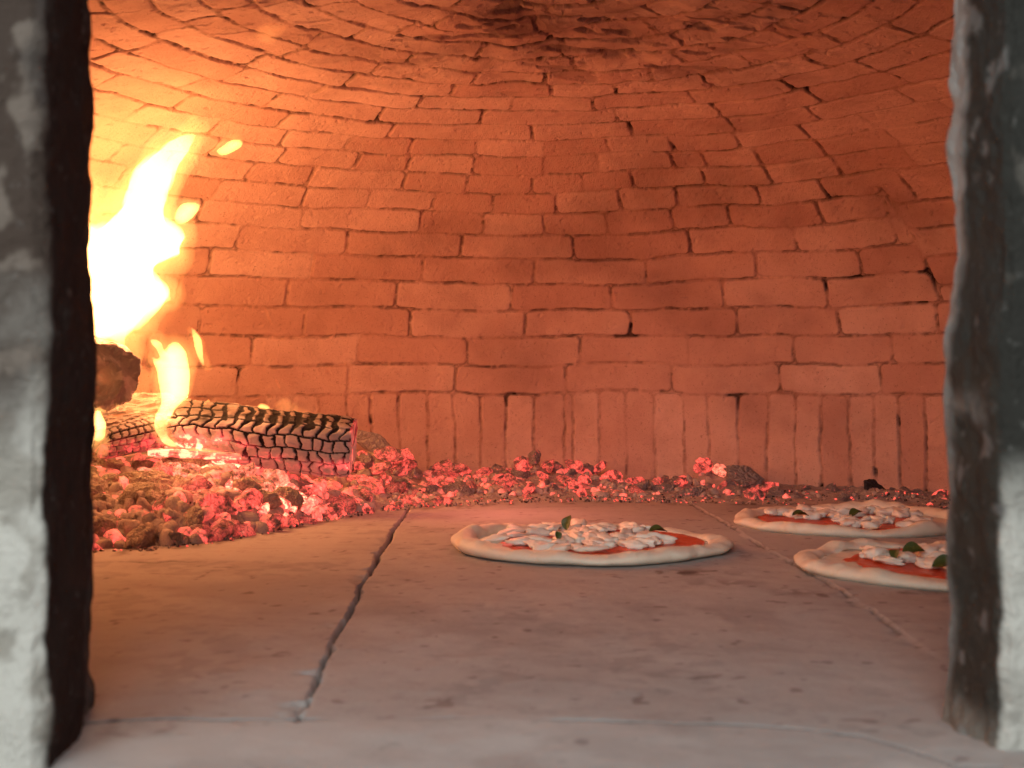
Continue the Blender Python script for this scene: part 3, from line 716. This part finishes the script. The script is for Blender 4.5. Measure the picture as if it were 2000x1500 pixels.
    if style == 'raw':     # dished end with a knot hole
        rr_ = R2/np.maximum(rad, 1e-5)
        ky, kz = rr_*np.cos(A), rr_*np.sin(A)
        kd = np.hypot(ky-.15, kz+.05)
        capn = capn+np.where((inner < 1) & (x < L*.5), sstep(.42, .12, kd)*.022-np.exp(-((kd-.55)/.12)**2)*.006, 0)
        heat = np.where((inner < 1) & (x < L*.5), sstep(.36, .12, kd)*.22*sstep(.35, .6, fbm(ky*6, kz*6, None, seed, 3)), heat)
        black = np.where((inner < 1), sstep(.42, .5, fbm(ky*3, kz*3, None, seed+1, 4))*.55*sstep(.3, .5, kd), black)
        x = x+capn
    else:
        x = x+capn*np.where(t > .5, 1, -1)
    V = np.stack([x, -R2*np.cos(A)*-1, R2*np.sin(A)], 1)
    me = grid_mesh(name, V, nu, nv, True, dict(black=black, incand=heat, bare=bare))
    o = obj(name, me, M[mat])
    d = (p1-p0).normalized(); yv = Vector((0, 0, 1)).cross(d).normalized(); zv = d.cross(yv)
    o.matrix_world = Matrix(((d.x, yv.x, zv.x, p0.x), (d.y, yv.y, zv.y, p0.y), (d.z, yv.z, zv.z, p0.z), (0, 0, 0, 1)))
    return tag(o, label, 'log')
make_log('charred_log', P(332, 838, 1.97), P(690, 874, 1.97), .041, .043, 'char', 'char', 4, 'big charred log with ash-grey cracked blocks glowing red underneath')
make_log('burning_log', P(208, 738, 1.78), P(60, 700, 2.2), .050, .052, 'raw', 'raw', 9, 'thick round log end with a knot hole under the tallest flame')
make_log('burning_log', P(170, 815, 1.90), P(335, 800, 2.02), .024, .026, 'raw', 'bark', 15, 'thin grey log lying behind between round log and big charred log')
make_log('charred_log', P(196, 868, 1.83), P(322, 838, 1.95), .021, .024, 'char', 'small', 23, 'short charred log with yellow-lit blocks left of the big charred log')
make_log('ember_stick', P(290, 884, 1.90), P(470, 892, 1.90), .006, .0045, 'coal_stick' if 'coal_stick' in M else 'char', 'stick', 31, 'thin white-hot stick lying under the big charred log')

# ------------------------------------------------------------------ flames (volumes of burning gas)
FL = dict(core=mat_flame('flame_core', (1., .50, .15), 62.), mid=mat_flame('flame_tongue', (1., .44, .11), 90.),
          rim=mat_flame('flame_rim', (1., .40, .09), 14.), soft=mat_flame('flame_haze', (1., .34, .08), 6.), faint=mat_flame('flame_wisp', (1., .36, .09), 8.))
def flame(poly, D, T, w, mk, label, warp=.006, seed=1, lean=0., outer=0., _e=0., _parent=None):
    pts = np.array([P(x, y, D)[:] for x, y in poly]); A = pts[:, [0, 2]]
    # smooth the outline (Chaikin)
    for _ in range(2):
        B = np.roll(A, -1, 0); A = np.stack([A*.75+B*.25, A*.25+B*.75], 1).reshape(-1, 2)
    lo = A.min(0)-.012-_e; hi = A.max(0)+.012+_e; st = max(.0016, (hi-lo).max()/230)
    xs = np.arange(lo[0], hi[0], st); zs = np.arange(lo[1], hi[1], st)
    X, Z = np.meshgrid(xs, zs); sh = X.shape; x = X.ravel(); z = Z.ravel()
    wx = x+(fbm(x*28+seed, z*13, None, seed, 3)-.5)*warp*2+(fbm(x*75+seed, z*45, None, seed+1, 3)-.5)*min(warp, .007)*1.2; wz = z+(fbm(x*22+seed+7, z*14, None, seed+3, 3)-.5)*warp*2
    inside = np.zeros(len(x), bool); dist = np.full(len(x), 1e9)
    for i in range(len(A)):
        x1, z1 = A[i]; x2, z2 = A[(i+1) % len(A)]
        c = ((z1 > wz) != (z2 > wz)) & (wx < (x2-x1)*(wz-z1)/((z2-z1) if abs(z2-z1) > 1e-9 else 1e-9)+x1); inside ^= c
        ex, ez = x2-x1, z2-z1; tt = np.clip(((wx-x1)*ex+(wz-z1)*ez)/max(ex*ex+ez*ez, 1e-12), 0, 1)
        dist = np.minimum(dist, np.hypot(wx-x1-tt*ex, wz-z1-tt*ez))
    sd = np.where(inside, dist, -dist)+_e*(.35+1.3*fbm(x*18+seed, z*9, None, seed+6, 3)); inside = sd > 0; dist = np.maximum(sd, 0)
    ins = inside.reshape(sh)
    cell = ins[:-1, :-1] & ins[1:, :-1] & ins[:-1, 1:] & ins[1:, 1:]
    pad = np.pad(cell, 1); full = pad[:-1, :-1] & pad[1:, :-1] & pad[:-1, 1:] & pad[1:, 1:]
    used = pad[:-1, :-1] | pad[1:, :-1] | pad[:-1, 1:] | pad[1:, 1:]
    q = np.clip(dist/w, 0, 1).reshape(sh); t = T*(q**1.15)*(1-.15*q)*(0.65+.7*fbm(x*30, z*14, None, seed+5, 3).reshape(sh))+.0002
    mid = ((fbm(x*7, z*7, None, seed+8, 2)-.5)*.05).reshape(sh)+lean*(Z-lo[1])
    fi = -np.ones(sh, int); bi = -np.ones(sh, int); V = []
    o0 = (A[:, 0].mean(), D, lo[1])
    for i, j in zip(*np.nonzero(used)):
        if full[i, j]:
            fi[i, j] = len(V); V.append((X[i, j]-o0[0], mid[i, j]-t[i, j], Z[i, j]-o0[2]))
            bi[i, j] = len(V); V.append((X[i, j]-o0[0], mid[i, j]+t[i, j], Z[i, j]-o0[2]))
        else:
            fi[i, j] = bi[i, j] = len(V); V.append((X[i, j]-o0[0], mid[i, j], Z[i, j]-o0[2]))
    Fc = []
    for i, j in zip(*np.nonzero(cell)):
        f = (fi[i, j], fi[i, j+1], fi[i+1, j+1], fi[i+1, j]); b = (bi[i+1, j], bi[i+1, j+1], bi[i, j+1], bi[i, j])
        for k in range(1):
            if set(f) != set(b): Fc.append(f); Fc.append(b)
    me = py_mesh('flame', V, Fc, True)
    if _parent is not None:
        o = obj('outer_flame', me, FL[mk], _parent); o.location = Vector(o0)-_parent.location; return o
    o = obj('flame', me, FL[mk], None, o0)
    if outer: flame(poly, D+.004, T*.8, outer*2.2, 'rim', None, warp*1.3, seed+40, lean, 0., outer, o)
    return tag(o, label, 'flame')
BIG = [(60, 300), (150, 420), (200, 430), (228, 392), (250, 340), (285, 305), (318, 276), (352, 258), (392, 250), (372, 280), (345, 318), (332, 352), (318, 388), (318, 412), (338, 426), (360, 436), (366, 456), (350, 478), (354, 500), (335, 514), (312, 520), (298, 535),
       (318, 548), (332, 566), (330, 592), (306, 612), (290, 634), (264, 646), (250, 662), (258, 700), (248, 690), (232, 662), (205, 668), (160, 675), (60, 690)]
flame(BIG, 1.92, .085, .024, 'core', 'tallest white-yellow flame leaping up the left side of the oven', .011, 2, outer=.020)
flame([(300, 664), (318, 668), (322, 690), (334, 672), (352, 664), (366, 684), (371, 715), (370, 748), (364, 782), (345, 798), (330, 822), (328, 850), (352, 870), (345, 874), (320, 868), (306, 845), (298, 810), (318, 790), (312, 755), (304, 720), (290, 692), (306, 704), (313, 700), (300, 680)], 1.91, .045, .010, 'core', 'bright upright flame standing on the left end of big charred log', .006, 3, outer=.010)
flame([(373, 638), (386, 646), (400, 664), (402, 690), (409, 724), (396, 712), (382, 690), (376, 664)], 1.92, .020, .007, 'mid', 'small pointed flame floating right of the upright flame', .004, 4, outer=.005)
flame([(120, 740), (160, 770), (186, 790), (204, 826), (204, 856), (190, 868), (180, 862), (175, 885), (162, 892), (120, 890)], 1.80, .05, .012, 'core', 'low rounded flame beside the left jamb under round log', .005, 5, outer=.008)
flame([(355, 396), (375, 392), (394, 398), (388, 412), (366, 436), (346, 438), (340, 424), (346, 408)], 1.92, .024, .007, 'core', 'short blunt flame tip detached right of the tallest flame', .003, 6, outer=.006)
flame([(420, 294), (438, 280), (456, 270), (474, 270), (474, 284), (456, 298), (436, 308), (424, 303)], 1.92, .018, .006, 'mid', 'detached bright flame lick floating up and right of tallest flame', .003, 7, outer=.006)
flame([(512, 594), (526, 602), (534, 622), (542, 648), (526, 632)], 2.0, .012, .006, 'faint', 'faint orange wisp above the middle of the charred log', .002, 8)
flame([(530, 728), (542, 738), (554, 764), (544, 764)], 1.97, .014, .005, 'faint', 'faint narrow wisp just above the charred log top', .002, 9)
flame([(378, 766), (384, 782), (396, 788), (410, 774), (410, 788), (440, 800), (378, 798)], 1.97, .014, .005, 'mid', 'tiny flame licking top of charred log near its left end', .002, 10)
flame([(502, 790), (512, 784), (524, 788), (532, 794), (528, 804), (506, 802)], 1.98, .016, .005, 'mid', 'tiny flame on top of charred log at its middle', .002, 11)
flame([(530, 790), (556, 770), (575, 782), (600, 802), (650, 812), (676, 820), (640, 828), (580, 816), (545, 806)], 2.0, .018, .008, 'faint', 'thin glowing veil rising behind charred log right half', .004, 12)
flame([(255, 690), (290, 730), (304, 706), (290, 750), (296, 800), (250, 815), (236, 780), (250, 740)], 1.93, .05, .014, 'soft', 'translucent yellow flame between round log and upright flame', .006, 13)
flame([(222, 772), (230, 792), (227, 812), (219, 802)], 1.78, .012, .004, 'mid', 'tiny teardrop flame below the round log', .001, 14)
flame([(490, 0), (520, -40), (580, -60), (610, -20), (590, 20), (565, 50), (540, 95), (505, 100), (488, 70), (505, 40)], 1.7, .022, .015, 'faint', 'faint tall wisp of flame near the crown at upper left', .006, 15)
flame([(60, 250), (170, 300), (225, 350), (290, 270), (360, 215), (430, 225), (395, 300), (360, 350), (385, 400), (400, 450), (385, 520), (350, 550), (365, 600), (315, 660), (300, 720), (60, 740)], 1.99, .06, .07, 'soft', 'orange bloom glow added as thin flame around the tallest flame', .010, 16)  # soft glowing volume added to give the bloom around the fire
flame([(60, 330), (120, 350), (190, 345), (250, 310), (270, 335), (240, 400), (215, 450), (60, 460)], 1.94, .05, .04, 'rim', 'yellow sheet of flame between left jamb and tallest flame', .010, 18)
flame([(340, 878), (380, 870), (430, 880), (475, 886), (470, 894), (420, 902), (360, 896)], 1.90, .010, .010, 'mid', 'low flame flickering along the coals under the charred log', .005, 17)

# ------------------------------------------------------------------ pizzas
def blob_mesh(seed, sx, sy, sz):
    bm = bmesh.new(); bmesh.ops.create_icosphere(bm, subdivisions=3, radius=1)
    A = np.array([v.co[:] for v in bm.verts]); n = fbm(A[:, 0]*1.6+seed, A[:, 1]*1.6, A[:, 2]*1.6, seed, 3)-.5
    n2 = fbm(A[:, 0]*4+seed, A[:, 1]*4, A[:, 2]*4, seed+2, 3)-.5; A = A*(1+n*1.3+n2*.22)[:, None]; A[:, 2] += .5*(fbm(A[:, 0]*1.2+seed, A[:, 1]*1.2, None, seed+5, 2)-.5)
    A *= np.array([sx, sy, sz])
    for v, p in zip(bm.verts, A): v.co = p
    me = bpy.data.meshes.new('cheese_piece'); bm.to_mesh(me); bm.free(); me.polygons.foreach_set('use_smooth', [True]*len(me.polygons)); me.materials.append(M['cheese'])
    return me
def leaf_mesh(seed, L):
    n = 10; V = []; Fc = []; rs = random.Random(seed); curl = rs.uniform(.3, .9)
    for i in range(n+1):
        u = i/n; w = L*.34*math.sin(math.pi*u**.8)**.8 if 0 < u < 1 else 0.0005
        for j in range(5):
            v = (j-2)/2
            V.append((u*L, v*w, L*(.30*curl*math.sin(u*2.6)+.16*abs(v)**1.5*(w/(L*.34)))+.0006*math.sin(9*u+3*v)))
    for i in range(n):
        for j in range(4): a = i*5+j; Fc.append((a, a+1, a+6, a+5))
    nv = len(V); V += [(x, y, z-.0007) for x, y, z in V]; Fc += [tuple(reversed([k+nv for k in f])) for f in Fc]
    me = py_mesh('basil_leaf', V, Fc); me.materials.append(M['basil']); return me
def pizza(name, cx, cy, R0, seed, label, sauce_c, cheese, leaves, rimL=0.):
    root = empty(name, (cx, cy, .001)); tag(root, label, 'pizza', 'raw margherita pizzas on the hearth')
    nt = 300; th = np.linspace(0, 2*math.pi, nt, endpoint=False)
    def outline(t, k=0): return R0*(1+.05*(fbm(np.cos(t)*1.2+seed, np.sin(t)*1.2, None, seed, 3)-.5)*2)
    Ro = outline(th)
    hr = .0150+.011*(fbm(np.cos(th)*2.2+seed, np.sin(th)*2.2, None, seed+3, 3)-.5)*2
    hr = hr+rimL*np.exp(-((np.abs(np.angle(np.exp(1j*(th-math.pi)))))/.35)**2)
    prof_ = [('in', q) for q in np.linspace(0, .80, 34)]+[('arc', a) for a in np.linspace(200, -70, 30)]+[('bot', q) for q in (.8, .4, 0)]
    V = []
    for kind, q in prof_:
        if kind == 'in': rr_ = Ro*q; z_ = np.full(nt, .0065)
        elif kind == 'arc':
            a = math.radians(q); rr_ = Ro*(.915+.085*math.cos(a)); z_ = hr*(.50+.50*math.sin(a))
            if q > 180: z_ = np.maximum(z_, .0065)
        else: rr_ = Ro*q*.93; z_ = np.full(nt, .0003)
        X = rr_*np.cos(th); Y = rr_*np.sin(th)
        bump = (fbm(X*45+seed, Y*45, None, seed+7, 3)-.5)
        if kind == 'in': z_ = z_+bump*.004
        if kind == 'arc':
            z_ = z_*(1+bump*.35); k = 1+(fbm(X*30, Y*30, None, seed+8, 3)-.5)*.05; X = X*k; Y = Y*k
        V.append(np.stack([X, Y, np.maximum(z_, 0)], 1))
    me = grid_mesh('crust', np.concatenate(V), nt, len(prof_), True); obj('crust', me, M['dough'], root)
    # sauce
    nq = 40; V = []
    for q in np.linspace(0, 1, nq):
        rs_ = q*Ro*(.775+.06*(fbm(np.cos(th)*4+seed, np.sin(th)*4, None, seed+11, 3)-.5)*2)
        X = rs_*np.cos(th)+sauce_c[0]*.15; Y = rs_*np.sin(th)+sauce_c[1]*.15
        lim = Ro*.80; rad = np.hypot(X, Y); k = np.minimum(1, lim/np.maximum(rad, 1e-6)); X *= k; Y *= k
        z_ = .0082+(fbm(X*70+seed, Y*70, None, seed+13, 3)-.5)*.0035-.004*sstep(.93, 1, q)
        V.append(np.stack([X, Y, z_], 1))
    obj('sauce', grid_mesh('sauce', np.concatenate(V), nt, nq, True), M['sauce'], root)
    rs = random.Random(seed*3+1)
    lib = [blob_mesh(seed*10+i, rs.uniform(.010, .024), rs.uniform(.007, .014), rs.uniform(.0036, .0066)) for i in range(8)]
    for (x, y, k, lift) in cheese(rs, R0):
        o = bpy.data.objects.new('cheese_piece', rs.choice(lib)); COL.objects.link(o); o.parent = root
        o.location = (x, y, .0115+lift); o.scale = (k, k, k); o.rotation_euler = (rs.uniform(-.15, .15), rs.uniform(-.15, .15), rs.uniform(0, 6.3))
    for (x, y, L, rx, ry, rz) in leaves:
        o = obj('basil_leaf', leaf_mesh(rs.randint(0, 99), L), None, root, (x, y, .016)); o.rotation_euler = (rx, ry, rz)
    return root
def cheeses(n, rmax, avoid):
    def f(rs, R0):
        out = []; tries = 0
        while len(out) < n and tries < 4000:
            tries += 1; a = rs.uniform(0, 6.283); r = R0*rmax*math.sqrt(rs.random()); x, y = r*math.cos(a), r*math.sin(a)
            if any((x-u)**2/(p*p)+(y-v)**2/(q*q) < 1 for u, v, p, q in avoid): continue
            if any((x-o_[0])**2+(y-o_[1])**2 < .0100**2 for o_ in out): continue
            out.append((x, y, rs.uniform(.7, 1.15), rs.uniform(0, .003)))
        return out
    return f
pizza('pizza', .0945, 1.600, .166, 5, 'whole pizza in the middle, covered in white cheese with bare red sauce at its right', (.1, 0),
      cheeses(70, .72, [(.105, .01, .030, .075), (.065, -.085, .045, .020), (-.105, .01, .012, .03)]),
      [(-.028, .045, .020, 0, -1.0, .9), (.074, .035, .024, .2, .1, .3), (-.040, -.055, .012, 0, -.8, 1.9)], .008)
pizza('pizza', .470, 1.838, .163, 8, 'farthest pizza, partly behind the right jamb, close to the wall coals', (-.1, 0),
      cheeses(40, .70, [(-.105, -.02, .035, .06), (.02, .0, .04, .03), (.10, .0, .05, .03)]),
      [(-.085, -.010, .024, .1, .1, .2), (-.012, -.035, .022, .2, -.2, .5)])
pizza('pizza', .470, 1.412, .166, 12, 'pizza nearest the right jamb, cut off by it, with three dark basil leaves', (.1, 0),
      cheeses(50, .66, [(-.100, -.035, .025, .045), (-.075, -.075, .035, .018), (-.02, .01, .02, .012)]),
      [(-.050, .020, .026, .5, .0, .2), (-.072, -.030, .018, -.4, -.3, 1.0), (-.050, -.082, .026, .5, .05, .05)])

# ------------------------------------------------------------------ light
def point(name, loc, power, color, rad):
    l = bpy.data.lights.new(name, 'POINT'); l.energy = power; l.color = color; l.shadow_soft_size = rad
    o = bpy.data.objects.new(name, l); COL.objects.link(o); o.location = loc; return o
point('fire_light', (-.52, 1.86, .27), 4.7, (1, .355, .15), .12)
point('fire_light', (-.40, 2.02, .20), .8, (1, .36, .13), .03)
point('fire_light', (-.56, 1.58, .20), .75, (1, .40, .15), .03)
point('ember_light', (-.02, 2.0, .16), 1.25, (1, .25, .19), .06)
point('ember_light', (-.42, 1.80, .065), .22, (1, .16, .12), .02)
def area(name, loc, target, size, power, color):
    l = bpy.data.lights.new(name, 'AREA'); l.shape = 'RECTANGLE'; l.size, l.size_y = size; l.energy = power; l.color = color
    o = bpy.data.objects.new(name, l); COL.objects.link(o); o.location = loc
    o.rotation_euler = (Vector(target)-Vector(loc)).to_track_quat('-Z', 'Y').to_euler(); return o
area('room_light', (-.45, -1.4, .95), (.1, 1.3, .1), (1.6, 1.1), 45, (.97, .99, .97))
w = bpy.data.worlds.new('World'); S.world = w; w.use_nodes = True
w.node_tree.nodes['Background'].inputs[0].default_value = (.95, .98, 1, 1); w.node_tree.nodes['Background'].inputs[1].default_value = .35

# ------------------------------------------------------------------ camera
cam = bpy.data.cameras.new('camera'); co = bpy.data.objects.new('camera', cam); COL.objects.link(co)
co.location = (0, 0, CH); co.rotation_euler = (math.radians(90)-math.atan((750-HY)/F), 0, 0)
cam.sensor_width = 36; cam.lens = 36*F/2000; cam.clip_start = .02; cam.clip_end = 50
cam.dof.use_dof = True; cam.dof.focus_distance = 2.1; cam.dof.aperture_fstop = 10
S.camera = co
S.view_settings.view_transform = 'Standard'; S.view_settings.look = 'None'; S.view_settings.exposure = .12; S.view_settings.gamma = 1; S.view_settings.use_curve_mapping = False
S.render.engine = 'CYCLES'
S.cycles.use_denoising = True
S.cycles.max_bounces = 8; S.cycles.diffuse_bounces = 5; S.cycles.transparent_max_bounces = 32; S.cycles.volume_bounces = 0
S.cycles.sample_clamp_indirect = 4
